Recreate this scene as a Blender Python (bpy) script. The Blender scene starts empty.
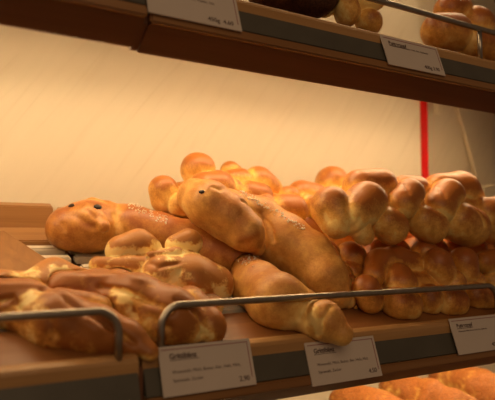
import bpy, bmesh, math, random
import numpy as np
from mathutils import Vector, Matrix
random.seed(7); rng = np.random.default_rng(7)
sc = bpy.context.scene; COL = sc.collection

# ------------------------------------------------------------------ camera model
FPX = 600.0
CAM = np.array([0.0, 0.0, 1.40])
YAW = math.atan(FPX / 982.5); PIT = math.atan(40 / FPX)
FW = np.array([math.sin(YAW)*math.cos(PIT), math.cos(YAW)*math.cos(PIT), math.sin(PIT)])
RT = np.array([math.cos(YAW), -math.sin(YAW), 0.0]); UP = np.cross(RT, FW)
Y0 = 0.546; TT = 0.39                        # front plane of the shelves, slope of the shelves
NS = np.array([0, -TT, 1.0]) / math.hypot(1, TT)
TIER = 0.369
LIPZ = CAM[2] - 0.113                        # top of the front lip of the middle shelf
WALLV = 0.34
def ray(x, y): return FW + RT*(x-247.5)/FPX - UP*(y-200)/FPX
def at(x, y, v):                             # pixel -> point standing v behind the shelf front
    d = ray(x, y); return CAM + d*(Y0+v)/d[1]
def on_shelf(x, y, r=0, lift=0.0, tier=0):   # pixel circle -> ball resting on the sloping shelf
    d = ray(x, y); p0 = np.array([0, Y0, LIPZ + tier*TIER]) - CAM
    t = (NS@p0 + lift) / (NS@d - r/FPX); return CAM + t*d, r*t/FPX
def proj(P):
    q = P - CAM; z = q@FW; return 247.5 + FPX*(q@RT)/z, 200 - FPX*(q@UP)/z
def shelf_z(v, tier=0): return LIPZ + tier*TIER + TT*v

# ------------------------------------------------------------------ materials
def mat(name):
    m = bpy.data.materials.new(name); m.use_nodes = True
    nt = m.node_tree; b = nt.nodes['Principled BSDF']; return m, nt, b
def node(nt, t, **kw):
    n = nt.nodes.new(t)
    for k, v in kw.items():
        if k in n.inputs.keys(): n.inputs[k].default_value = v
        else: setattr(n, k, v)
    return n
def ramp(nt, stops):
    n = nt.nodes.new('ShaderNodeValToRGB'); e = n.color_ramp.elements
    while len(e) < len(stops): e.new(0.5)
    for i, (p, c) in enumerate(stops): e[i].position = p; e[i].color = (*c, 1)
    return n
def math_n(nt, op, a, b=None, clamp=False):
    n = nt.nodes.new('ShaderNodeMath'); n.operation = op; n.use_clamp = clamp
    for i, v in enumerate((a, b)):
        if v is None: continue
        if isinstance(v, (int, float)): n.inputs[i].default_value = v
        else: nt.links.new(v, n.inputs[i])
    return n.outputs[0]
def plain(name, col, rough=.5, metal=0.0, noise=0.0, scale=30):
    m, nt, b = mat(name); b.inputs['Roughness'].default_value = rough; b.inputs['Metallic'].default_value = metal
    tc = node(nt, 'ShaderNodeTexCoord'); nz = node(nt, 'ShaderNodeTexNoise', Scale=scale, Detail=4.0)
    nt.links.new(tc.outputs['Object'], nz.inputs['Vector'])
    r = ramp(nt, [(.3, tuple(c*(1-noise) for c in col)), (.7, tuple(min(1, c*(1+noise)) for c in col))])
    nt.links.new(nz.outputs['Fac'], r.inputs[0]); nt.links.new(r.outputs[0], b.inputs['Base Color'])
    return m
def wood(name, c1, c2, rough=.45, scale=(3, 60, 60)):
    m, nt, b = mat(name); b.inputs['Roughness'].default_value = rough
    tc = node(nt, 'ShaderNodeTexCoord'); mp = node(nt, 'ShaderNodeMapping', Scale=scale)
    nt.links.new(tc.outputs['Object'], mp.inputs['Vector'])
    nz = node(nt, 'ShaderNodeTexNoise', Scale=1.0, Detail=6.0, Roughness=.6, Distortion=.6)
    nt.links.new(mp.outputs[0], nz.inputs['Vector'])
    r = ramp(nt, [(.3, c1), (.52, tuple((a+b_)/2 for a, b_ in zip(c1, c2))), (.72, c2)])
    nt.links.new(nz.outputs['Fac'], r.inputs[0]); nt.links.new(r.outputs[0], b.inputs['Base Color'])
    bp = node(nt, 'ShaderNodeBump', Strength=.15, Distance=.0006)
    nt.links.new(nz.outputs['Fac'], bp.inputs['Height']); nt.links.new(bp.outputs[0], b.inputs['Normal'])
    return m
def bread(name, pale, gold, brown, bias=0.0, patch=.5, sharp=1.0, rough=.42, speck=0.0, coat=.25, bump=.35, topw=.5, fine=.75, bumpd=.0022):
    """crust: browned where it faced the oven's top heat, paler in the joins between the dough strands"""
    m, nt, b = mat(name); L = nt.links
    tc = node(nt, 'ShaderNodeTexCoord')
    n1 = node(nt, 'ShaderNodeTexNoise', Scale=22.0, Detail=3.0, Roughness=.55); L.new(tc.outputs['Object'], n1.inputs['Vector'])
    n2 = node(nt, 'ShaderNodeTexNoise', Scale=90.0, Detail=5.0, Roughness=.65); L.new(tc.outputs['Object'], n2.inputs['Vector'])
    n3 = node(nt, 'ShaderNodeTexNoise', Scale=420.0, Detail=2.0, Roughness=.6); L.new(tc.outputs['Object'], n3.inputs['Vector'])
    a1 = node(nt, 'ShaderNodeAttribute', attribute_name='top'); a2 = node(nt, 'ShaderNodeAttribute', attribute_name='crease')
    a3 = node(nt, 'ShaderNodeAttribute', attribute_name='crack_or_lit')
    s = math_n(nt, 'MULTIPLY', a1.outputs['Fac'], topw)
    s = math_n(nt, 'ADD', s, math_n(nt, 'MULTIPLY', math_n(nt, 'SUBTRACT', n1.outputs['Fac'], .5), patch*2))
    s = math_n(nt, 'ADD', s, math_n(nt, 'MULTIPLY', math_n(nt, 'SUBTRACT', n2.outputs['Fac'], .5), fine))
    s = math_n(nt, 'ADD', s, math_n(nt, 'MULTIPLY', math_n(nt, 'SUBTRACT', n3.outputs['Fac'], .5), .5))
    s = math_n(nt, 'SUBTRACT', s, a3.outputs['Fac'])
    s = math_n(nt, 'ADD', s, math_n(nt, 'MULTIPLY', a2.outputs['Fac'], .42))
    s = math_n(nt, 'ADD', s, bias)
    s = math_n(nt, 'ADD', math_n(nt, 'MULTIPLY', math_n(nt, 'SUBTRACT', s, .45), sharp), .45, True)
    mid = tuple((a+b_)/2 for a, b_ in zip(gold, brown))
    r = ramp(nt, [(.05, pale), (.33, gold), (.58, mid), (.86, brown)])
    L.new(s, r.inputs[0]); colr = r.outputs[0]
    if speck:
        mx = node(nt, 'ShaderNodeMix', data_type='RGBA', blend_type='MULTIPLY')
        r2 = ramp(nt, [(.42, (.25, .2, .18)), (.55, (1, 1, 1))]); L.new(n3.outputs['Fac'], r2.inputs[0])
        mx.inputs[0].default_value = speck; L.new(colr, mx.inputs[6]); L.new(r2.outputs[0], mx.inputs[7]); colr = mx.outputs[2]
    L.new(colr, b.inputs['Base Color'])
    b.inputs['Subsurface Weight'].default_value = .08; b.inputs['Subsurface Radius'].default_value = (.012, .006, .003)
    b.inputs['Subsurface Scale'].default_value = .6
    b.inputs['Roughness'].default_value = rough; b.inputs['Coat Weight'].default_value = coat; b.inputs['Coat Roughness'].default_value = .32
    b.inputs['Specular IOR Level'].default_value = .4
    h = math_n(nt, 'ADD', math_n(nt, 'MULTIPLY', n2.outputs['Fac'], .7), math_n(nt, 'MULTIPLY', n3.outputs['Fac'], .3))
    bp = node(nt, 'ShaderNodeBump', Strength=bump, Distance=bumpd); L.new(h, bp.inputs['Height']); L.new(bp.outputs[0], b.inputs['Normal'])
    return m
M = {}
M['gritti'] = bread('crust_golden', (.90, .62, .22), (.76, .41, .10), (.46, .17, .032), bias=-.10, patch=.5, rough=.5, coat=.1)
M['gritti_red'] = bread('crust_reddish', (.82, .48, .14), (.64, .29, .06), (.35, .105, .018), bias=.02, patch=.6, rough=.45, coat=.2)
M['pale'] = bread('crust_pale_patchy', (.93, .74, .34), (.86, .58, .19), (.46, .18, .035), bias=-.40, patch=.85, sharp=3.0, rough=.5, coat=.1, topw=1.05)
M['front'] = bread('crust_patchy_brown', (.92, .68, .27), (.72, .37, .08), (.36, .12, .02), bias=.0, patch=.95, sharp=1.7, coat=.15, rough=.48, topw=.65)
M['zopf'] = bread('crust_egg_washed', (.96, .72, .27), (.82, .46, .105), (.40, .13, .020), bias=-.20, patch=.35, sharp=1.15, coat=.10, rough=.46, topw=.95)
M['zopf_dark'] = bread('crust_egg_washed_dark', (.92, .60, .19), (.74, .36, .070), (.35, .10, .014), bias=-.15, patch=.4, sharp=1.2, coat=.2, rough=.42, topw=.9)
M['rye'] = bread('crust_dark_rye', (.30, .13, .05), (.17, .065, .024), (.07, .026, .012), bias=.05, patch=.6, speck=.7, coat=0, rough=.8, bump=.8)
M['rustic'] = bread('crust_rustic', (.94, .68, .20), (.72, .36, .07), (.44, .14, .02), bias=-.02, patch=1.0, sharp=1.8, speck=.4, coat=.05, rough=.65, bump=1.0, bumpd=.006, fine=1.2)
M['wood'] = wood('light_wood', (.25, .11, .034), (.37, .185, .065), .35)
M['wood_lip_lit'] = wood('lit_wood_lip', (.36, .18, .06), (.50, .28, .11), .35)  # light along the lip put into a paler wood tone
M['wood_red_shaded'] = wood('shaded_reddish_wood', (.20, .075, .022), (.29, .12, .038), .35)  # shadow on the front board put into a darker, redder wood
M['wood_dark'] = wood('dark_wood', (.12, .040, .013), (.17, .062, .022), .55)  # darker wood tone for fascia, bearers, brackets and under-panel
M['wood_board'] = wood('worn_board_wood', (.21, .088, .024), (.31, .145, .045), .55, (60, 5, 60))
M['rail'] = plain('grey_price_rail', (.085, .075, .055), .45, 0, .1)
M['steel'] = plain('brushed_steel', (.42, .37, .31), .30, 1.0, .1, 120)
M['slat'] = plain('white_lacquered_slat', (.66, .58, .46), .35, 0, .03)
M['card'] = plain('price_card_paper', (.62, .53, .46), .6, 0, .02)
M['ink'] = plain('printed_ink', (.11, .07, .06), .6)
M['line'] = plain('printed_border', (.30, .09, .10), .6)
M['raisin'] = plain('raisin', (.02, .008, .006), .35, 0, .4, 200)
M['sugar'] = plain('pearl_sugar', (.90, .82, .68), .35)
M['red'] = plain('red_lacquer', (.62, .012, .012), .3, 0, .1)
M['plastic'] = plain('cream_plastic', (.62, .52, .36), .4)
M['lamp'] = plain('lamp_housing', (.7, .7, .68), .4)

def wallmat(name, c1, c2):
    m, nt, b = mat(name); b.inputs['Roughness'].default_value = .5
    tc = node(nt, 'ShaderNodeTexCoord'); m0 = node(nt, 'ShaderNodeMapping'); m0.inputs['Rotation'].default_value = (0, math.radians(-36), 0); mp = node(nt, 'ShaderNodeMapping', Scale=(70, 1, 5.0))
    nt.links.new(tc.outputs['Object'], m0.inputs['Vector']); nt.links.new(m0.outputs[0], mp.inputs['Vector'])
    nz = node(nt, 'ShaderNodeTexNoise', Scale=1.0, Detail=3.0, Roughness=.45, Distortion=.8); nt.links.new(mp.outputs[0], nz.inputs['Vector'])
    r = ramp(nt, [(.28, c1), (.42, c2), (.75, tuple(c*1.03 for c in c2))]); nt.links.new(nz.outputs['Fac'], r.inputs[0])
    nt.links.new(r.outputs[0], b.inputs['Base Color']); return m
M['wall'] = wallmat('wall_laminate', (.62, .53, .40), (.655, .57, .44))
M['wall2'] = wallmat('wall_less_lit', (.60, .50, .37), (.64, .54, .40))  # weaker light on the right wall put into a slightly darker tone

# ------------------------------------------------------------------ object helpers
def empty(name, loc, label=None, cat=None, group=None):
    o = bpy.data.objects.new(name, None); o.empty_display_size = .02; COL.objects.link(o); o.location = loc
    return tag(o, label, cat, group)
def tag(o, label=None, cat=None, group=None, kind=None):
    for k, v in (('label', label), ('category', cat), ('group', group), ('kind', kind)):
        if v: o[k] = v
    return o
def link_mesh(name, me, m, parent=None, loc=None, smooth=False):
    o = bpy.data.objects.new(name, me); COL.objects.link(o)
    if m: me.materials.append(m)
    if parent is not None: o.parent = parent
    if loc is not None: o.location = loc
    if smooth:
        for p in me.polygons: p.use_smooth = True
    return o
def rooted(parent):
    p = parent; v = Vector((0, 0, 0))
    while p is not None: v += Vector(p.location); p = p.parent
    return v
def prism(name, prof, x0, x1, m, parent=None, bevel=.0008):     # prof: (y, z) outline in world, extruded along x
    off = rooted(parent) if parent is not None else Vector((0, 0, 0))
    bm = bmesh.new()
    a = [bm.verts.new((x0-off.x, y-off.y, z-off.z)) for y, z in prof]; c = [bm.verts.new((x1-off.x, y-off.y, z-off.z)) for y, z in prof]
    bm.faces.new(a); bm.faces.new(c[::-1])
    for i in range(len(prof)): bm.faces.new((a[i], a[i-1], c[i-1], c[i]))
    bmesh.ops.recalc_face_normals(bm, faces=bm.faces)
    if bevel: bmesh.ops.bevel(bm, geom=list(bm.edges), offset=bevel, segments=2, affect='EDGES', clamp_overlap=True)
    me = bpy.data.meshes.new(name); bm.to_mesh(me); bm.free()
    return link_mesh(name, me, m, parent)
def box(name, lo, hi, m, parent=None, bevel=.001):
    return prism(name, [(lo[1], lo[2]), (hi[1], lo[2]), (hi[1], hi[2]), (lo[1], hi[2])], lo[0], hi[0], m, parent, bevel)
def tube(name, pts, r, m, parent=None, seg=14):
    off = np.array(rooted(parent)) if parent is not None else np.zeros(3)
    P = [np.array(p, float)-off for p in pts]; bm = bmesh.new(); rings = []
    ref = np.array([0, 0, 1.0]); prev = None
    for i, p in enumerate(P):
        t = P[min(i+1, len(P)-1)] - P[max(i-1, 0)]; t /= np.linalg.norm(t)
        if prev is None:
            u = np.cross(t, ref if abs(t[2]) < .9 else np.array([1.0, 0, 0]))
        else: u = prev - t*(prev@t)
        u /= np.linalg.norm(u); prev = u; w = np.cross(t, u)
        rings.append([bm.verts.new(p + r*(u*math.cos(2*math.pi*k/seg) + w*math.sin(2*math.pi*k/seg))) for k in range(seg)])
    for a, c in zip(rings, rings[1:]):
        for k in range(seg): bm.faces.new((a[k], a[(k+1) % seg], c[(k+1) % seg], c[k]))
    bm.faces.new(rings[0][::-1]); bm.faces.new(rings[-1]); bmesh.ops.recalc_face_normals(bm, faces=bm.faces)
    me = bpy.data.meshes.new(name); bm.to_mesh(me); bm.free()
    return link_mesh(name, me, m, parent, smooth=True)

# ------------------------------------------------------------------ implicit-surface bread builder
def smin(a, b, k):
    if k <= 0: return np.minimum(a, b)
    h = np.clip(.5 + .5*(b-a)/k, 0, 1); return b*(1-h) + a*h - k*h*(1-h)
def seg_d(X, a, b, ra, rb):
    ab = b-a; L = ab@ab
    if L < 1e-12: return np.sqrt(((X-a)**2).sum(-1)) - ra
    h = np.clip(((X-a)@ab)/L, 0, 1); q = X - a - h[..., None]*ab
    return np.sqrt((q*q).sum(-1)) - (ra + (rb-ra)*h)
class Bread:
    def __init__(s, groups, kout=.003, carve=(), wob=.0012, tier=0, support=True, groove=.0022, spots=(), cuts=()):
        s.cuts = cuts
        s.groove = groove; s.spots = list(spots)
        s.groups = groups; s.kout = kout; s.carve = carve; s.wob = wob; s.tier = tier; s.others = []; s.support = support
        pts = [(p, r) for g in groups for p, r in g]
        s.lo = np.min([p-r for p, r in pts], 0) - .006; s.hi = np.max([p+r for p, r in pts], 0) + .006
        s.ph = rng.uniform(0, 6.28, 9)
    def ev(s, X, crease=False):
        d1 = np.full(X.shape[:-1], 9.0, np.float32); d2 = d1.copy(); D = None
        for g in s.groups:
            d = None
            if len(g) == 1: d = seg_d(X, g[0][0], g[0][0], g[0][1], g[0][1])
            for (a, ra), (b, rb) in zip(g, g[1:]):
                e = seg_d(X, a, b, ra, rb); d = e if d is None else smin(d, e, .008)
            d2 = np.minimum(d2, np.maximum(d, d1)); d1 = np.minimum(d1, d)
            D = d if D is None else smin(D, d, s.kout)
        D = D + s.groove*np.exp(-np.abs(d2-d1)/.0028)
        w, ph = s.wob, s.ph
        D = D + w*(np.sin(X[..., 0]*80+ph[0]+1.2*np.sin(X[..., 1]*47+ph[1]))*np.sin(X[..., 1]*75+ph[2]+np.sin(X[..., 2]*61+ph[3]))
                 + .25*np.sin(X[..., 2]*210+ph[4]+np.sin(X[..., 0]*110+ph[5]))*np.sin(X[..., 1]*190+ph[6]+X[..., 0]*120))
        for c in s.carve:                       # (a, b, radius a, radius b, softness)
            e = -seg_d(X, c[0], c[1], c[2], c[3]); D = -smin(-D, -e, c[4])
        if s.support:
            pl = (X - np.array([0, Y0, LIPZ+s.tier*TIER]))@NS
            D = np.maximum(D, np.where(pl < .0006, .0006-pl, D))
            zt = LIPZ+s.tier*TIER
            if s.lo[1] < Y0+.02:                # rest on the raised lip, lean against the steel rail
                for xa, xc, dy in ((.2135, 1.62, 0.0), (-.75, .2075, -.012)):
                    l = seg_d(X, np.array([xa, Y0+dy+.006, zt-.001]), np.array([xc, Y0+dy+.006, zt-.001]), .0068, .0068)
                    D = np.maximum(D, np.where(l < .0004, .0004-l, D))
                for xa, xc, dy in (((.237, .752, 0.0), (-.40, .190, -.012)) if s.tier == 0 else ((.23, .96, 0.0), (.729, .96, 0.0))):
                    y_ = Y0+dy+.004
                    for a_, b_ in (((xa+.02, y_, zt+.049), (xc-.02, y_, zt+.049)), ((xa, y_, zt), (xa, y_, zt+.030)), ((xc, y_, zt), (xc, y_, zt+.030))):
                        l = seg_d(X, np.array(a_), np.array(b_), .0044, .0044)
                        D = np.maximum(D, np.where(l < .0006, .0006-l, D))
        return (D, d1, d2) if crease else D
BREADS = []
def build_bread(name, B, m, parent=None, voxel=.0018, avoid=True, gap=.0008):
    n = np.ceil((B.hi-B.lo)/voxel).astype(int)+1
    ax = [B.lo[i] + voxel*np.arange(n[i]) for i in range(3)]
    X = np.stack(np.meshgrid(*ax, indexing='ij'), -1).astype(np.float32)
    V = B.ev(X)
    if avoid:
        for O in BREADS:
            if (O.lo < B.hi).all() and (O.hi > B.lo).all():
                V = np.maximum(V, gap - O.ev(X))
    V[0] = V[-1] = 1; V[:, 0] = V[:, -1] = 1; V[:, :, 0] = V[:, :, -1] = 1
    BREADS.append(B)
    ins = V < 0; c = [(i, j, k) for i in (0, 1) for j in (0, 1) for k in (0, 1)]
    sh = tuple(n-1); sl = lambda A, o: A[o[0]:o[0]+sh[0], o[1]:o[1]+sh[1], o[2]:o[2]+sh[2]]
    cnt = sum(sl(ins, o).astype(np.int8) for o in c); mix = (cnt > 0) & (cnt < 8)
    idx = np.argwhere(mix); ID = -np.ones(sh, int); ID[mix] = np.arange(len(idx))
    acc = np.zeros((len(idx), 3)); num = np.zeros(len(idx))
    for a in c:
        for d in range(3):
            if a[d]: continue
            b_ = list(a); b_[d] = 1
            va = V[idx[:, 0]+a[0], idx[:, 1]+a[1], idx[:, 2]+a[2]]; vb = V[idx[:, 0]+b_[0], idx[:, 1]+b_[1], idx[:, 2]+b_[2]]
            x = (va < 0) != (vb < 0); t = np.where(x, va/np.where(x, va-vb, 1), 0)
            p = np.tile(np.array(a, float), (len(idx), 1)); p[:, d] += t
            acc[x] += p[x]; num[x] += 1
    P = B.lo + voxel*(idx + acc/num[:, None]); F = []
    for d in range(3):
        e = [0, 0, 0]; e[d] = 1; u, w = [(1, 2), (2, 0), (0, 1)][d]
        S0 = ins[:n[0]-e[0], :n[1]-e[1], :n[2]-e[2]]; S1 = ins[e[0]:, e[1]:, e[2]:]
        q = np.argwhere(S0 != S1); flip = ~S0[tuple(q.T)]
        du = np.zeros(3, int); du[u] = 1; dw = np.zeros(3, int); dw[w] = 1
        quad = np.stack([ID[tuple((q-du-dw).T)], ID[tuple((q-dw).T)], ID[tuple(q.T)], ID[tuple((q-du).T)]], 1)
        quad[flip] = quad[flip][:, ::-1]; F.append(quad)
    F = np.concatenate(F)
    # keep the largest connected piece
    lab = np.arange(len(P))
    while True:
        mn = lab[F].min(1); new = lab.copy(); np.minimum.at(new, F.ravel(), np.repeat(mn, 4)); new = new[new]
        if (new == lab).all(): break
        lab = new
    big = np.bincount(lab).argmax(); keep = lab == big; mp = np.cumsum(keep)-1; F = mp[F[keep[F[:, 0]]]]; P = P[keep]
    # gentle relaxation of the grid stepping
    for _ in range(2):
        s_ = np.zeros_like(P); k_ = np.zeros(len(P))
        for i in range(4):
            np.add.at(s_, F[:, i], P[F[:, (i+1) % 4]] + P[F[:, (i-1) % 4]]); np.add.at(k_, F[:, i], 2)
        P = .5*P + .5*s_/k_[:, None]
    _, d1, d2 = B.ev(P.astype(np.float32)[None], True); crease = np.clip((d2-d1)[0]/.014, 0, 1) if len(B.groups) > 1 else np.ones(len(P))
    nf = np.cross(P[F[:, 2]]-P[F[:, 0]], P[F[:, 3]]-P[F[:, 1]]); N = np.zeros_like(P)
    for i in range(4): np.add.at(N, F[:, i], nf)
    N /= np.linalg.norm(N, axis=1)[:, None] + 1e-12
    crack_or_lit = np.zeros(len(P))
    if (N*(P-P.mean(0))).sum() < 0: F = F[:, ::-1]; N = -N
    for c in B.carve: crack_or_lit = np.maximum(crack_or_lit, np.clip(1.15-(seg_d(P, c[0], c[1], c[2], c[3]))/.005, 0, 1))
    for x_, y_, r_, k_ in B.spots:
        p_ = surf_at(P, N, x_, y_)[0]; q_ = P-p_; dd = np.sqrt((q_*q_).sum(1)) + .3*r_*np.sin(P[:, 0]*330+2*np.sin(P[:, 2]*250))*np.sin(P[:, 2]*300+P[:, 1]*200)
        crack_or_lit = crack_or_lit + k_*np.clip(1.4*(1-dd/r_), 0, 1)
    P0 = P.copy(); N0 = N.copy()
    for poly, w_, dep, pal in B.cuts:           # creases, tears (depth > 0) and folds (depth < 0) in the crust
        q_ = [surf_at(P0, N0, *p_)[0] for p_ in poly]; dd = np.full(len(P), 1.0)
        for a_, b_ in zip(q_, q_[1:]): dd = np.minimum(dd, seg_d(P0, a_, b_, 0, 0))
        f_ = np.exp(-(dd/w_)**2); P = P - N0*(f_*dep)[:, None]; crack_or_lit = crack_or_lit + pal*f_
    off = np.array(rooted(parent)) if parent is not None else np.zeros(3)
    me = bpy.data.meshes.new(name); me.vertices.add(len(P)); me.vertices.foreach_set('co', (P-off).ravel())
    me.loops.add(len(F)*4); me.loops.foreach_set('vertex_index', F.ravel()); me.polygons.add(len(F))
    me.polygons.foreach_set('loop_start', np.arange(len(F))*4); me.polygons.foreach_set('use_smooth', np.ones(len(F), bool)); me.update(calc_edges=True)
    hgt = (P@NS); hgt = np.clip((hgt-hgt.min())/(np.ptp(hgt)+1e-9), 0, 1)
    
    for nm, arr in (('crack_or_lit', crack_or_lit), ('top', np.clip((N@NS)*.6+.15, 0, 1)*.8+.35*hgt), ('crease', crease)):
        a = me.attributes.new(nm, 'FLOAT', 'POINT'); a.data.foreach_set('value', arr.astype(np.float32))
    o = link_mesh(name, me, m, parent); o['_n'] = 0; del o['_n']
    return o, P, N

def G(*pts, lift=0.0, tier=0, v=None):          # one strand / lobe: ball chain from (x, y, radius[, lift]) in photo pixels
    out = []
    for p in pts:
        if v is not None:
            vv = p[3] if len(p) > 3 else v
            c = at(p[0], p[1], vv); r = p[2]*((c-CAM)@FW)/FPX
        else:
            c, r = on_shelf(p[0], p[1], p[2], p[3] if len(p) > 3 else lift, tier)
        out.append((c, r))
    return out
def loaf(name, label, cat, group, B, m, sub='crust', voxel=.0018, extras=None, cuts=()):
    """a loaf is one mesh; with extras (raisins, sugar) it is an Empty that parents its parts"""
    B.cuts = cuts
    base = (B.lo+B.hi)/2; base[2] = B.lo[2]+.006
    if extras is None:
        o, P, N = build_bread(name, B, m, None, voxel)
        c = Vector(P.mean(0)); c.z = float(P[:, 2].min()); o.data.transform(Matrix.Translation(-c)); o.location = c
        tag(o, label, cat, group); return o, P, N
    r = empty(name, Vector(base), label, cat, group)
    o, P, N = build_bread('dough_body', B, m, r, voxel); return r, P, N
def grains(parent, P, N, poly, width, count, size=.0016, name='pearl_sugar'):
    """coarse sugar strewn on the crust along a stripe"""
    x, y = proj_all(P); best = np.full(len(P), 1e9)
    for (x0, y0), (x1, y1) in zip(poly, poly[1:]):
        d = np.array([x1-x0, y1-y0]); h = np.clip(((x-x0)*d[0]+(y-y0)*d[1])/(d@d), 0, 1)
        best = np.minimum(best, np.hypot(x-x0-h*d[0], y-y0-h*d[1]))
    face = ((CAM-P)*N).sum(1) > 0; ok = np.where((best < width) & face & (N[:, 2] > 0))[0]
    if len(ok) == 0: print('NO GRAINS', name); return
    pick = rng.choice(ok, size=min(count, len(ok)), replace=False); off = np.array(rooted(parent)); bm = bmesh.new()
    for i in pick:
        s_ = size*rng.uniform(.5, 1.2); R = Matrix.Rotation(rng.uniform(0, 3), 4, Vector(rng.normal(size=3)).normalized())
        g = bmesh.ops.create_icosphere(bm, subdivisions=1, radius=s_/2*1.2)
        bmesh.ops.transform(bm, matrix=Matrix.Translation(Vector(P[i]+N[i]*s_*.25-off)) @ R @ Matrix.Diagonal((1, .8, .65, 1)), verts=g['verts'])
    me = bpy.data.meshes.new(name); bm.to_mesh(me); bm.free(); o = link_mesh(name, me, M['sugar'], parent); o['kind'] = 'stuff'; return o
def proj_all(P):
    q = P-CAM; z = q@FW; return 247.5+FPX*(q@RT)/z, 200-FPX*(q@UP)/z
def surf_at(P, N, x, y):
    X, Y = proj_all(P); f = ((CAM-P)*N).sum(1) > 0; d = np.hypot(X-x, Y-y) + np.where(f, 0, 1e6); c = np.argsort(d)[:6]
    i = c[np.argmin(((P[c]-CAM)@FW))]; return P[i], N[i]
def raisin(parent, P, N, x, y, r=.004):
    p, nn = surf_at(P, N, x, y); off = np.array(rooted(parent)); bm = bmesh.new()
    bmesh.ops.create_icosphere(bm, subdivisions=3, radius=r)
    for v in bm.verts: v.co *= 1+.12*math.sin(v.co.x*2500+v.co.y*1900)
    bmesh.ops.scale(bm, vec=(1.3, .9, .6), verts=bm.verts)
    me = bpy.data.meshes.new('raisin'); bm.to_mesh(me); bm.free()
    o = link_mesh('raisin', me, M['raisin'], parent, Vector(p-off+nn*r*.05), True)
    o.rotation_mode = 'QUATERNION'; o.rotation_quaternion = Vector(nn).to_track_quat('Z', 'Y'); return o

# ------------------------------------------------------------------ shelving
YW = Y0+WALLV
def shelf_bay(name, label, x0, x1, tier, dy=0.0, rails=()):
    z = LIPZ + tier*TIER; r = empty(name, Vector(((x0+x1)/2, Y0+dy, z)), label, 'shelf', 'sloping bakery shelves')
    S = lambda v, h=0: (Y0+v+dy, z+TT*v+h)
    prism('front_board', [S(.0125), S(.072), S(.072, -.018), S(.0125, -.018)], x0, x1, M['wood_red_shaded'], r, .002)
    prism('front_lip', [S(-.001, -.012), S(-.001, .0005), S(.001, .0035), S(.005, .0045), S(.010, .0035), S(.012, .001), S(.012, -.018), S(.001, -.018)], x0, x1, M['wood_lip_lit'], r, .0004)
    prism('back_board', [S(.288), S(WALLV-.017-dy), S(WALLV-.017-dy, -.018), S(.288, -.018)], x0, x1, M['wood'], r, .0015)
    prism('back_rail', [S(WALLV-.016-dy, -.018), S(WALLV-.001-dy, -.018), S(WALLV-.001-dy, .029), S(WALLV-.016-dy, .029)], x0, x1, M['wood'], r, .0015)
    v = .084
    while v < .28:
        prism('slat', [S(v, -.001), S(v+.012, -.001), S(v+.012, -.010), S(v, -.010)], x0, x1, M['slat'], r, .002); v += .0300
    prism('added_shade_panel', [S(.032, -.0345), S(WALLV-.02-dy, -.0345), S(WALLV-.02-dy, -.040), S(.032, -.040)], x0, x1, M['wood_dark'], r, .001)  # dark panel added to shade the slat gaps and block the lower lamp
    n = max(2, int((x1-x0)/.45)+1)
    for i in range(n):
        xa = x0+.012 + (x1-x0-.024-.018)*i/(n-1)
        prism('cross_bearer', [S(.004, -.0185), S(WALLV-.02-dy, -.0185), S(WALLV-.02-dy, -.034), S(.03, -.034)], xa, xa+.018, M['wood_dark'], r, .001)
    # grey sloping price rail, ledge below it and the dark fascia
    zt = z-.0085; zb = z-.035
    prism('price_rail', [(Y0+dy-.001, zt), (Y0+dy+.012, zt-.001), (Y0+dy+.012, zb+.001), (Y0+dy-.011, zb+.001)], x0+.001, x1-.001, M['rail'], r, .0006)
    prism('ledge', [(Y0+dy-.013, zb), (Y0+dy+.024, zb), (Y0+dy+.024, zb-.0108), (Y0+dy-.013, zb-.0105)], x0, x1, M['wood'], r, .0018)
    prism('fascia', [(Y0+dy-.008, zb-.0108), (Y0+dy+.025, zb-.0108), (Y0+dy+.025, z-.0655), (Y0+dy+.0215, z-.0655)], x0, x1, M['wood_dark'], r, .0006)
    for a, c in rails: guard(r, a, c, tier, dy)
    return r
def guard(parent, xa, xc, tier, dy=0.0):
    z = LIPZ+tier*TIER; y = Y0+dy+.004; h = .0490; rr = .0038; R = .022; pts = []
    pts.append((xa, y, z+.002)); pts.append((xa, y, z+h-R))
    for k in range(1, 9): a = k*math.pi/18*1.0; pts.append((xa+R*(1-math.cos(a)), y, z+h-R+R*math.sin(a)))
    for k in range(1, 9): a = k*math.pi/18; pts.append((xc-R+R*math.sin(a), y, z+h-R+R*math.cos(a)))
    pts.append((xc, y, z+h-R)); pts.append((xc, y, z+.002))
    tube('guard_rail', pts, rr, M['steel'], parent)
XJ = .211
shelf_bay('bakery_shelf', 'long sloping wooden shelf carrying the braided loaves, middle tier right of the joint', XJ+.005, 1.62, 0, 0, [(.237, .752), (.775, 1.28)])
shelf_bay('bakery_shelf', 'sloping wooden shelf at left edge of the photo under the brown-crusted breads, middle tier', -.75, XJ-.003, 0, -.012, [(-.40, .190)])
ub = shelf_bay('bakery_shelf', 'upper sloping wooden shelf carrying the dark round loaf and the buns', XJ+.005, 1.62, 1, 0, [(.23, .96)])
tube('rail_post', [(.729, Y0+.004, LIPZ+TIER+.002), (.729, Y0+.004, LIPZ+TIER+.047)], .0034, M['steel'], ub)
shelf_bay('bakery_shelf', 'short stretch of upper wooden shelf in the top left corner of the photo', -.75, XJ-.003, 1, -.012)
shelf_bay('bakery_shelf', 'lowest wooden shelf under the orange rustic loaves', XJ+.005, 1.62, -1)
shelf_bay('bakery_shelf', 'topmost wooden shelf above the frame of the photo', -.75, 1.62, 2)
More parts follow.
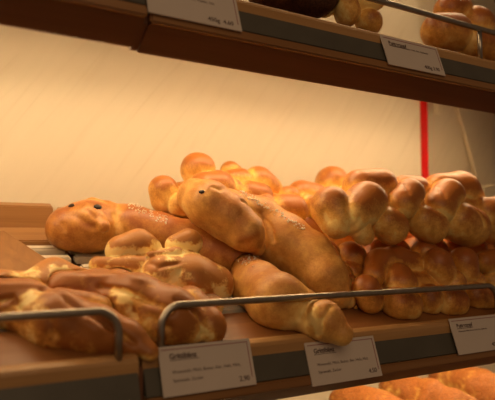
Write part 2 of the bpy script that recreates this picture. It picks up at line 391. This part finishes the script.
for t in (0, 1):
    zq = LIPZ+t*TIER
    u = prism('shelf_bracket', [(Y0-.004, zq-.006), (Y0+.026, zq-.004), (Y0+.026, zq-.064), (Y0+.020, zq-.064), (Y0-.006, zq-.046)], XJ-.0026, XJ+.0046, M['wood_dark'], None, .0005)
    c = Vector((XJ, Y0+.02, LIPZ+t*TIER-.05)); u.data.transform(Matrix.Translation(-c)); u.location = c
    tag(u, ['dark upright bracket at the joint of the two middle shelves', 'dark upright bracket at the joint of the two upper shelves'][t], 'bracket')

# ------------------------------------------------------------------ wall
XR = at(421.5, 102, WALLV-.006)[0]+.002
w = box('wall_back', (-1.2, YW, .3), (XR, YW+.04, 2.7), M['wall'], None, 0); tag(w, kind='structure')
w = box('wall_right', (XR+.001, YW+.03, .3), (2.6, YW+.07, 2.7), M['wall2'], None, 0); tag(w, kind='structure')
w = box('floor', (-1.5, -1.5, -.02), (2.7, YW+.07, 0), plain('floor_tile', (.25, .2, .16), .5, 0, .1), None, 0); tag(w, kind='structure')
p = box('red_post', (XR-.002, YW-.006, LIPZ+TT*.34+.02), (XR+.017, YW-.001, LIPZ+TIER+TT*.33-.04), M['red'], None, .0015); tag(p, 'thin bright red vertical post at the seam of the back wall', 'post')
c_ = at(435.5, 108, WALLV-.006)
p = box('plastic_clip', (c_[0]-.011, c_[1]-.008, c_[2]-.018), (c_[0]+.012, c_[1]+.002, c_[2]+.03), M['plastic'], None, .005); tag(p, 'small cream plastic clip beside the top of the red post', 'clip')
a, c_ = at(455, 100, WALLV+.022), at(480, 190, WALLV+.022); d_ = (c_-a)
p = tube('pale_pole', [a-d_*.8, a, c_, a+d_*((a[2]-.004)/(a[2]-c_[2]))], .0055, M['plastic']); tag(p, 'pale slanting pole on the darker wall right of the red post', 'pole')
pts = [at(x, y, WALLV-.03) for x, y in [(540, 196), (520, 190), (500, 186), (488, 186), (480, 190), (479, 198), (484, 206), (496, 212), (520, 216)]]
cv = []
for i in range(len(pts)-1):
    p0, p1, p2, p3 = pts[max(i-1, 0)], pts[i], pts[i+1], pts[min(i+2, len(pts)-1)]
    for k in range(6):
        t = k/6; cv.append(.5*(2*p1+(p2-p0)*t+(2*p0-5*p1+4*p2-p3)*t*t+(3*p1-p0-3*p2+p3)*t**3))
p = tube('cable_loop', cv, .0028, M['plastic'], None, 8); tag(p, 'pale loop of cable behind the right end of the top braid', 'cable')

# ------------------------------------------------------------------ lamps under the shelves
def glow(k):
    m, nt, b = mat('tube_glow'); b.inputs['Emission Color'].default_value = (1, .70, .37, 1); b.inputs['Emission Strength'].default_value = k; return m
def lamp(tier, power, label, x0=-.6, x1=1.08, v=.15):
    z = LIPZ+tier*TIER+TT*v-.051; y = Y0+v; r = empty('strip_light', Vector(((x0+x1)/2, y, z)), label, 'lamp', 'strip lights under the shelves')
    box('lamp_housing', (x0, y-.016, z-.012), (x1, y+.016, z+.003), M['lamp'], r, .001)
    tube('light_tube', [(x0+.01, y, z-.019), (x1-.01, y, z-.019)], .006, glow(power*4.2), r)
    L = bpy.data.lights.new('strip_light_glow', 'AREA'); L.shape = 'RECTANGLE'; L.size = x1-x0-.03; L.size_y = .03; L.energy = power*.5; L.color = (1, .70, .37)
    o = bpy.data.objects.new('strip_light_glow', L); COL.objects.link(o); o.location = ((x0+x1)/2, y, z-.027)
    o.rotation_euler = (math.radians(2), 0, 0)
lamp(1, 5.2, 'strip light under the upper shelf shining on the braids', v=.16)
lamp(2, 3.0, 'unseen strip light added above the upper shelf to brighten it')  # unseen lamp added to light the upper tier
lamp(0, 2.6, 'strip light under the middle shelf shining on the rustic loaves', .25, 1.2)
L = bpy.data.lights.new('front_fill', 'AREA'); L.size = 1.6; L.energy = 9.5; L.color = (1, .68, .39)  # fill light added in front to lift the bread fronts, no visible source
o = bpy.data.objects.new('front_fill', L); COL.objects.link(o); o.location = (-.3, -1.3, 2.5)
o.rotation_euler = (Vector((.4, .7, 1.4))-o.location).to_track_quat('-Z', 'Y').to_euler()
w = bpy.data.worlds.new('shop_world'); sc.world = w; w.use_nodes = True
w.node_tree.nodes['Background'].inputs[0].default_value = (.9, .55, .32, 1); w.node_tree.nodes['Background'].inputs[1].default_value = .10

# ------------------------------------------------------------------ price cards
def text_mesh(s, size, weight=.0):
    cu = bpy.data.curves.new('t', 'FONT'); cu.body = s; cu.size = size; cu.extrude = .00005; cu.offset = weight
    o = bpy.data.objects.new('t', cu); COL.objects.link(o); bpy.context.view_layer.update()
    me = bpy.data.meshes.new_from_object(o.evaluated_get(bpy.context.evaluated_depsgraph_get()))
    bpy.data.objects.remove(o); return me
def card(x0, zb, tier, title, lines, price, label, wd=.103, ht=.047, tsize=.0072, dy=0, pdx=0):
    lean = math.radians(19); y = Y0-.0165+dy
    r = empty('price_card', Vector((x0, y, zb)), label, 'price label', 'price cards on the shelf edges'); r.rotation_euler = (-lean, 0, 0)
    def quadbox(n, a, c, b_, d, y0, y1, m, par=r, bev=.0002):
        bm = bmesh.new(); bmesh.ops.create_cube(bm, size=1); bmesh.ops.scale(bm, vec=(b_-a, y1-y0, d-c), verts=bm.verts); bmesh.ops.translate(bm, vec=((a+b_)/2, (y0+y1)/2, (c+d)/2), verts=bm.verts)
        me = bpy.data.meshes.new(n); bm.to_mesh(me); bm.free(); return link_mesh(n, me, m, par)
    quadbox('paper', 0, 0, wd, ht, 0, .0012, M['card'])
    quadbox('printed_rule', .003, ht-.0038, wd-.003, ht-.0030, -.0003, .0001, M['line'])
    quadbox('printed_rule', wd-.0040, .008, wd-.0033, ht-.003, -.0003, .0001, M['line'])
    def tx(s, x, z, size, wgt=0.0):
        me = text_mesh(s, size, wgt); me.transform(Matrix.Translation((x, -.0002, z)) @ Matrix.Rotation(math.pi/2, 4, 'X')); link_mesh('printed_text', me, M['ink'], r)
    if title:
        tx(title, .0105, ht-.0125, tsize, .00025); quadbox('printed_rule', .0105, ht-.0142, .0105+len(title)*tsize*.44, ht-.0136, -.0003, .0001, M['ink'])
    for i, l in enumerate(lines): tx(l[0], .0115, l[1], l[2], 0)
    if price: tx(price, wd-.0145-len(price)*.0012+pdx, .0052, .0072, .0001)
    return r
Z = CAM[2]
card(.2315, Z-.1475, 0, 'Grittibänz', [('Weissmehl, Milch, Butter, Eier, Hefe, Malz,', .0205, .0044), ('Speisesalz, Zucker', .0125, .0044)], '2.90', 'white price card priced 2.90 under the left end of the long steel rail')
card(.4065, Z-.1590, 0, 'Grittibänz', [('Weissmehl, Milch, Butter, Eier, Hefe, Malz,', .0205, .0044), ('Speisesalz, Zucker', .0125, .0044)], '4.50', 'white price card with a bread tip hanging over its top edge, priced 4.50')
card(.644, Z-.1485, 0, 'Butterzopf', [('Weissmehl, Milch, Butter, Hefe, Eier, Speisesalz', .0285, .0030)], '400g 3.90', 'white price card under the lower braid at the right edge of the photo', pdx=-.008)
card(.52755, Z+.2165, 1, 'Butterzopf', [('Weissmehl, Milch, Butter, Hefe, Eier, Speisesalz', .0290, .0036)], '400g 3.90', 'white price card leaning on the upper shelf below the braided buns', pdx=-.012, ht=.044)
card(.2120, Z+.2185, 1, 'Bauernbrot', [('Weizenmehl, Roggenmehl, Wasser, Salz', .0270, .0040)], '450g  4.60', 'white price card cut off by the top of the photo, priced 4.60', wd=.105, ht=.052, pdx=-.013)

# ------------------------------------------------------------------ breads, middle shelf
GB = 'bread men on the middle shelf'; ZB = 'braided loaves on the middle shelf'
# long bread man lying to the shelf front, leg tip over the lip
notch = [at(309, 297, -.02), at(318, 336, -.02)]
B = Bread([G((246, 268, 15, .002), (258, 287, 25, -.010), (277, 302, 29, -.012), (301, 311, 23, -.010)), G((297, 312, 20, -.008), (324, 321, 20, -.003), (341, 334, 12, .0))], .006, wob=.0006,
          carve=[(notch[0], notch[1], .006, .006, .008)])
r, P, N = loaf('bread_man', 'plain golden bread man along the shelf front, leg tip over the second price card', 'bread', GB, B, M['gritti'], extras=1, voxel=.0017, cuts=[([(299, 318), (306, 304), (316, 296)], .0035, .0035, .5), ([(316, 336), (321, 319), (331, 305)], .003, .003, .6), ([(308, 322), (315, 308)], .004, -.0015, .5)])
grains(r, P, N, [(233, 255), (252, 262)], 6, 45, .0021)
# the big one lying across the pile
B = Bread([G((196, 197, 19, .072), (208, 204, 23, .066), (227, 216, 23, .056), (245, 232, 19, .048), (257, 247, 9, .042)),
           G((228, 210, 22, .056), (258, 222, 25, .034), (284, 241, 27, .018), (308, 258, 26, .008), (326, 277, 22, .002), (340, 297, 13, -.004)),
           G((322, 262, 20, .004), (337, 277, 14, .0), (346, 300, 10, -.004)), G((285, 232, 16, .14), (300, 240, 16, .13), v=.13)], .004, wob=.0007)
r, P, N = loaf('bread_man', 'largest smooth bread man across the pile, dark eye hole in its raised head', 'bread', GB, B, M['gritti'], extras=1, voxel=.0017, cuts=[([(243, 200), (262, 212), (271, 226), (273, 240)], .0035, .003, .15), ([(196, 178), (203, 188)], .003, .0015, 0), ([(212, 186), (220, 190), (228, 188)], .003, .0015, .2), ([(240, 240), (258, 234)], .005, -.0015, -.5)])
grains(r, P, N, [(242, 193), (262, 204), (285, 218), (303, 228)], 2.8, 95, .0024); raisin(r, P, N, 202, 191, .0030)  # raisin mesh stands in for the dark eye hole
# front left
B = Bread([G((-60, 305, 30, -.012), (-10, 303, 27, -.012), (25, 308, 27, -.012), (58, 322, 30, -.012), (95, 331, 26, -.010), (125, 339, 18, -.006), (150, 353, 9, -.002)), G((60, 303, 17, .004), (95, 312, 18, .0)), G((-10, 292, 14, .004), (20, 294, 16, .002), (44, 300, 13, -.002))], .004, wob=.0012, spots=[(30, 296, .013, .7), (38, 308, .010, .5), (8, 288, .014, -.5), (60, 288, .016, -.4), (14, 300, .004, -.6), (80, 320, .014, .25)])
loaf('bread_man', 'brown patchy bread man behind the short steel rail at front left, tapering to a point', 'bread', GB, B, M['front'], cuts=[([(-5, 302), (12, 296), (17, 308)], .0035, .004, .5), ([(42, 288), (70, 300), (100, 318), (135, 341)], .0035, .0045, .3), ([(2, 284), (24, 284), (44, 287)], .004, -.002, -.6), ([(70, 310), (100, 330)], .005, -.002, -.3), ([(50, 318), (56, 338)], .004, .0025, .3)])
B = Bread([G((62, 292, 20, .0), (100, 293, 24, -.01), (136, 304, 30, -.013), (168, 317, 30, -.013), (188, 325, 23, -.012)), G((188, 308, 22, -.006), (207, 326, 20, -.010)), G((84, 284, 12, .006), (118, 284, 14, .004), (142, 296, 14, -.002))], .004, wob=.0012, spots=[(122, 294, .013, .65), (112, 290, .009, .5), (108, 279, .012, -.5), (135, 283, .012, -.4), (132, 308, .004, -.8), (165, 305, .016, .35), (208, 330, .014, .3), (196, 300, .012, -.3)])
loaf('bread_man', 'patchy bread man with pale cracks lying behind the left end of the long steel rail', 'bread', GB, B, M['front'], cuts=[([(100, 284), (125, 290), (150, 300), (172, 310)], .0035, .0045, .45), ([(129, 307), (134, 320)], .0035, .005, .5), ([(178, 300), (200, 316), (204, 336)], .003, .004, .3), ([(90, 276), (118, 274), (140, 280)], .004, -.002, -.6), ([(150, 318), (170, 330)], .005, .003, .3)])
# small pale one
B = Bread([G((121, 251, 16), (138, 247, 17), (149, 252, 15), v=.135), G((177, 247, 13), (188, 243, 15), v=.13), G((98, 265, 9, .13), (128, 268, 13, .12), (160, 270, 18, .11), v=.12),
           G((160, 276, 22), (190, 281, 27), (213, 285, 22), v=.10), G((196, 305, 14), (210, 306, 14), v=.075), G((140, 262, 14), (185, 262, 16), v=.125), G((150, 256, 6), (175, 255, 7), (196, 260, 8), v=.105)], .004, wob=.0008, groove=.003)
loaf('bread_man', 'smallest pale bread man with a cracked brown top and two round lobes', 'bread', GB, B, M['pale'], cuts=[([(148, 262), (160, 266), (178, 262)], .003, .003, -.5), ([(158, 292), (172, 280), (180, 268)], .003, .003, .5), ([(196, 282), (212, 292)], .004, -.0015, -.6)])
B = Bread([G((-40, 290, 20, .01), (0, 290, 19, .006), (30, 288, 17, .004)), G((28, 290, 18, .006), (55, 276, 18, .006), (78, 284, 15, .004), (100, 292, 12, .0))], .004, wob=.001, spots=[(58, 268, .014, .5), (66, 272, .010, .4)])  # spots paint the light on this top as paler crust
loaf('bread_man', 'bread man with its lit top painted pale, mostly hidden behind the breads in the front left', 'bread', GB, B, M['pale'])
# glossy one at the back left
B = Bread([G((68, 229, 22), (88, 226, 26), (108, 226, 24)), G((104, 226, 23), (130, 229, 24), (160, 235, 22), (195, 243, 21), (235, 258, 20)), G((74, 207, 5, .05), (92, 204, 6, .052), (108, 207, 6, .052)),
           G((80, 216, 6, .044), (96, 219, 7, .042), (104, 226, 7, .038))], .007, wob=.0008)
r, P, N = loaf('bread_man', 'glossy reddish brown bread man at the back left with two raisin eyes', 'bread', GB, B, M['gritti_red'], extras=1, cuts=[([(64, 224), (66, 230)], .003, .002, .3), ([(74, 214), (86, 222), (96, 226)], .005, .0018, -.25), ([(88, 209), (96, 216)], .003, .0012, -.3), ([(116, 215), (122, 232)], .006, .0025, .25)])
raisin(r, P, N, 98, 206, .0042); raisin(r, P, N, 71, 205, .0036); grains(r, P, N, [(132, 207), (146, 213), (165, 220)], 4, 70, .0022)

# upper braid at the right
a, b_ = .085, .108
B = Bread([G((331, 207, 21, a+.008), (338, 219, 20, a), v=a), G((321, 217, 9), (331, 223, 8), v=a-.022),
           G((366, 203, 22, a+.002), (351, 216, 21, a-.006), v=a), G((360, 229, 13), (364, 235, 11), v=a-.012),
           G((360, 187, 18), (380, 187, 19), v=b_+.010), G((384, 222, 17), (391, 227, 18), v=a-.008),
           G((409, 194, 16, a+.004), (402, 204, 17, a-.004), v=a), G((404, 190, 15), (417, 190, 14), v=b_+.01),
           G((421, 221, 17), (431, 226, 18), v=a-.008), G((447, 196, 18, a+.004), (438, 208, 18, a-.006), v=a),
           G((440, 191, 18), (460, 192, 20), (470, 200, 15), v=b_+.008),
           G((456, 221, 21), (470, 227, 20), v=a-.006), G((482, 214, 18), (500, 221, 24), (520, 235, 20), v=a+.004), G((345, 212, 18), (400, 212, 20), (470, 214, 20), v=b_)], .0018, wob=.0005, groove=.0028)
loaf('braided_loaf', 'golden braided loaf lying on top of the darker braid beside the red post', 'bread', ZB, B, M['zopf'], cuts=[([(330, 204), (323, 214), (328, 222)], .004, .0018, .2), ([(350, 230), (358, 224), (362, 216)], .003, .0015, .2), ([(404, 184), (410, 192)], .003, .0015, 0), ([(438, 186), (446, 196)], .003, .0015, 0), ([(470, 204), (480, 212), (486, 226)], .0035, .003, .5)])
# lower braid
B = Bread([G((374, 276, 12, .06), (380, 264, 15, .078), (396, 262, 15, .082), (412, 266, 15, .078), v=.06), G((366, 288, 14), (371, 300, 14), v=.045),
           G((397, 279, 17, .052), (400, 286, 18, .044), v=.05), G((398, 303, 18), (406, 305, 17), v=.034), G((424, 254, 14), (430, 257, 13), v=.085),
           G((437, 264, 16), (441, 273, 16), v=.052), G((463, 262, 15), (464, 272, 15), v=.058), G((428, 300, 17), v=.042),
           G((445, 301, 17), (453, 302, 16), v=.036), G((474, 296, 15), (484, 298, 15), v=.045), G((450, 284, 16), v=.05), G((385, 288, 18), (430, 285, 18), (470, 284, 16), v=.07)], .0018, wob=.0005, groove=.003)
loaf('braided_loaf', 'dark glossy braided loaf resting on the shelf directly behind the long steel rail', 'bread', ZB, B, M['zopf_dark'])
B = Bread([G((350, 258, 17), (349, 268, 17), v=.12), G((326, 256, 16), (334, 268, 14), v=.135), G((355, 296, 12), (352, 302, 10), v=.065), G((374, 256, 17), (394, 254, 17), v=.14), G((416, 254, 17), (432, 253, 17), v=.145), G((452, 252, 17), (470, 251, 17), v=.145), G((345, 285, 14), v=.09), G((348, 275, 16, .11), (420, 270, 16, .14), v=.12)], .003, wob=.0006)  # rear lobes raised to block the glow under the top braid
loaf('braided_loaf', 'dark braid end squeezed between the biggest bread man and the glossy lower braid', 'bread', ZB, B, M['zopf_dark'])
B = Bread([G((484, 262, 11), (505, 262, 14), v=.085), G((492, 282, 16), (512, 286, 18), v=.09), G((490, 300, 12), (510, 306, 14), v=.065)], .003, wob=.0006)
loaf('braided_loaf', 'pale-sided loaf cut off by the right edge of the photo beside the lower braid', 'bread', ZB, B, M['zopf'])
# pile against the wall
B = Bread([G((198, 170, 18), v=.25), G((163, 190, 15), (166, 199, 16), v=.24), G((205, 190, 19), (217, 190, 20), v=.225), G((230, 171, 10), (236, 178, 12), v=.27),
           G((231, 183, 14), (240, 183, 15), v=.25), G((258, 183, 17), (268, 190, 15), v=.25), G((181, 205, 14), v=.22), G((248, 196, 16), (258, 198, 16), v=.225), G((232, 192, 14), v=.23), G((170, 198, 14), (215, 192, 18), (262, 194, 15), v=.26)], .003, wob=.0005)
loaf('braided_loaf', 'golden braided loaf against the wall behind the raised head of the biggest bread man', 'bread', ZB, B, M['zopf'])
B = Bread([G((266, 204, 11), v=.19), G((282, 211, 17), (292, 210, 16), v=.19), G((289, 198, 12), v=.21), G((302, 197, 17), (314, 198, 15), v=.225),
           G((307, 202, 9), v=.2), G((332, 183, 17), v=.25), G((320, 212, 15), v=.21), G((334, 200, 15), v=.23), G((348, 196, 16), v=.23), G((255, 206, 14), (300, 208, 14), (345, 204, 14), v=.225)], .003, wob=.0005)
loaf('braided_loaf', 'braid with many small rounded lobes glowing between the biggest bread man and the top braid', 'bread', ZB, B, M['zopf'])
B = Bread([G((172, 228, 20), (205, 224, 24), v=.255), G((235, 222, 24), (262, 224, 22), v=.25), G((282, 232, 22), (310, 232, 20), v=.225), G((330, 232, 20), (360, 236, 20), v=.22)], .004, wob=.001)
loaf('braided_loaf', 'bottom braid of the pile against the wall, seen only in the gaps', 'bread', ZB, B, M['zopf'], voxel=.0022)
B = Bread([G((390, 240, 22), (420, 240, 22), v=.2), G((445, 240, 22), (480, 240, 22), v=.2)], .004, wob=.001)
loaf('braided_loaf', 'braid under the back of the top braid, seen only in the dark gap', 'bread', ZB, B, M['zopf_dark'], voxel=.0022)

# wooden board at the back left
a, c_ = on_shelf(-2, 226, 0, .010)[0], on_shelf(48, 259, 0, .010)[0]
dv = c_-a; dv /= np.linalg.norm(dv); side = np.cross(NS, dv); side /= np.linalg.norm(side)
if side[0] > 0: side = -side
bm = bmesh.new(); A0 = a+dv*.016; A1 = c_+dv*.035; q = [A0, A1, A1+side*.3, A0+side*.3]
lo = [bm.verts.new(p-NS*.0095) for p in q]; hi = [bm.verts.new(p) for p in q]
bm.faces.new(lo); bm.faces.new(hi)
for i in range(4): bm.faces.new((lo[i-1], lo[i], hi[i], hi[i-1]))
bmesh.ops.recalc_face_normals(bm, faces=bm.faces); bmesh.ops.bevel(bm, geom=list(bm.edges), offset=.0015, segments=2, affect='EDGES')
me = bpy.data.meshes.new('wooden_board'); bm.to_mesh(me); bm.free(); o = link_mesh('wooden_board', me, M['wood_board'])
tag(o, 'flat brown wooden board lying on the slats at the left edge behind the breads', 'board')

# ------------------------------------------------------------------ upper shelf
def U(*pts, v=.06): return G(*pts, v=v)
B = Bread([U((268, -12, 22, .07), (290, -15, 26, .07), (312, -8, 27, .07))], .004, wob=.0015, tier=1)
loaf('rye_loaf', 'very dark round rye loaf at the front of the upper shelf', 'bread', None, B, M['rye'])
B = Bread([U((343, 2, 15, .06), (347, 13, 14, .06)), U((345, -18, 16, .07)), U((369, 22, 14, .055)), U((365, 1, 15), (374, -2, 13)), U((325, 4, 14, .075)), U((355, -20, 18, .075), (355, 5, 14, .07))], .003, wob=.0008, tier=1)
loaf('braided_bun', 'cluster of rounded braided buns beside the dark rye loaf on the upper shelf', 'bread', 'braided buns on the upper shelf', B, M['zopf'])
B = Bread([U((439, 31, 18, .06), (454, 33, 19, .06)), U((448, 10, 14, .08), (460, 12, 14, .08)), U((474, 26, 20, .07)), U((470, 42, 16, .055), (486, 48, 16, .055)), U((490, 8, 18, .08)), U((505, 34, 20, .08))], .003, wob=.0008, tier=1)
loaf('braided_bun', 'large braided bun behind the steel rail at the top right corner', 'bread', 'braided buns on the upper shelf', B, M['zopf_dark'])

# ------------------------------------------------------------------ lowest shelf
def rustic(x0, y0, x1, y1, rpx, v0, v1, label):
    B = Bread([G((x0, y0, rpx*.75, v0), ((2*x0+x1)/3, (2*y0+y1)/3, rpx, (2*v0+v1)/3), ((x0+2*x1)/3, (y0+2*y1)/3, rpx, (v0+2*v1)/3), (x1, y1, rpx*.8, v1), v=.1)], .004, wob=.003, tier=-1)
    loaf('rustic_loaf', label, 'bread', 'rustic loaves on the lowest shelf', B, M['rustic'], voxel=.002)
rustic(349, 402, 440, 446, 25, .24, .09, 'orange-brown rustic loaf on the lowest shelf, left one of the pair')
rustic(398, 391, 490, 433, 25, .25, .10, 'orange-brown rustic loaf on the lowest shelf, nearer the right edge of the photo')
rustic(447, 381, 540, 421, 25, .26, .11, 'orange rustic loaf on the lowest shelf cut off by the right edge')

# ------------------------------------------------------------------ camera and view
cd = bpy.data.cameras.new('camera'); cam = bpy.data.objects.new('camera', cd); COL.objects.link(cam); sc.camera = cam
cd.sensor_fit = 'HORIZONTAL'; cd.sensor_width = 36; cd.lens = FPX/495*36; cd.clip_start = .02
cam.matrix_world = Matrix(((RT[0], UP[0], -FW[0], CAM[0]), (RT[1], UP[1], -FW[1], CAM[1]), (RT[2], UP[2], -FW[2], CAM[2]), (0, 0, 0, 1)))
cd.dof.use_dof = True; cd.dof.focus_distance = .76; cd.dof.aperture_fstop = 4.2
sc.view_settings.view_transform = 'Standard'; sc.view_settings.look = 'None'; sc.view_settings.gamma = 1; sc.view_settings.exposure = 0.0
sc.view_settings.use_curve_mapping = False
sc.cycles.use_denoising = True; sc.cycles.max_bounces = 8
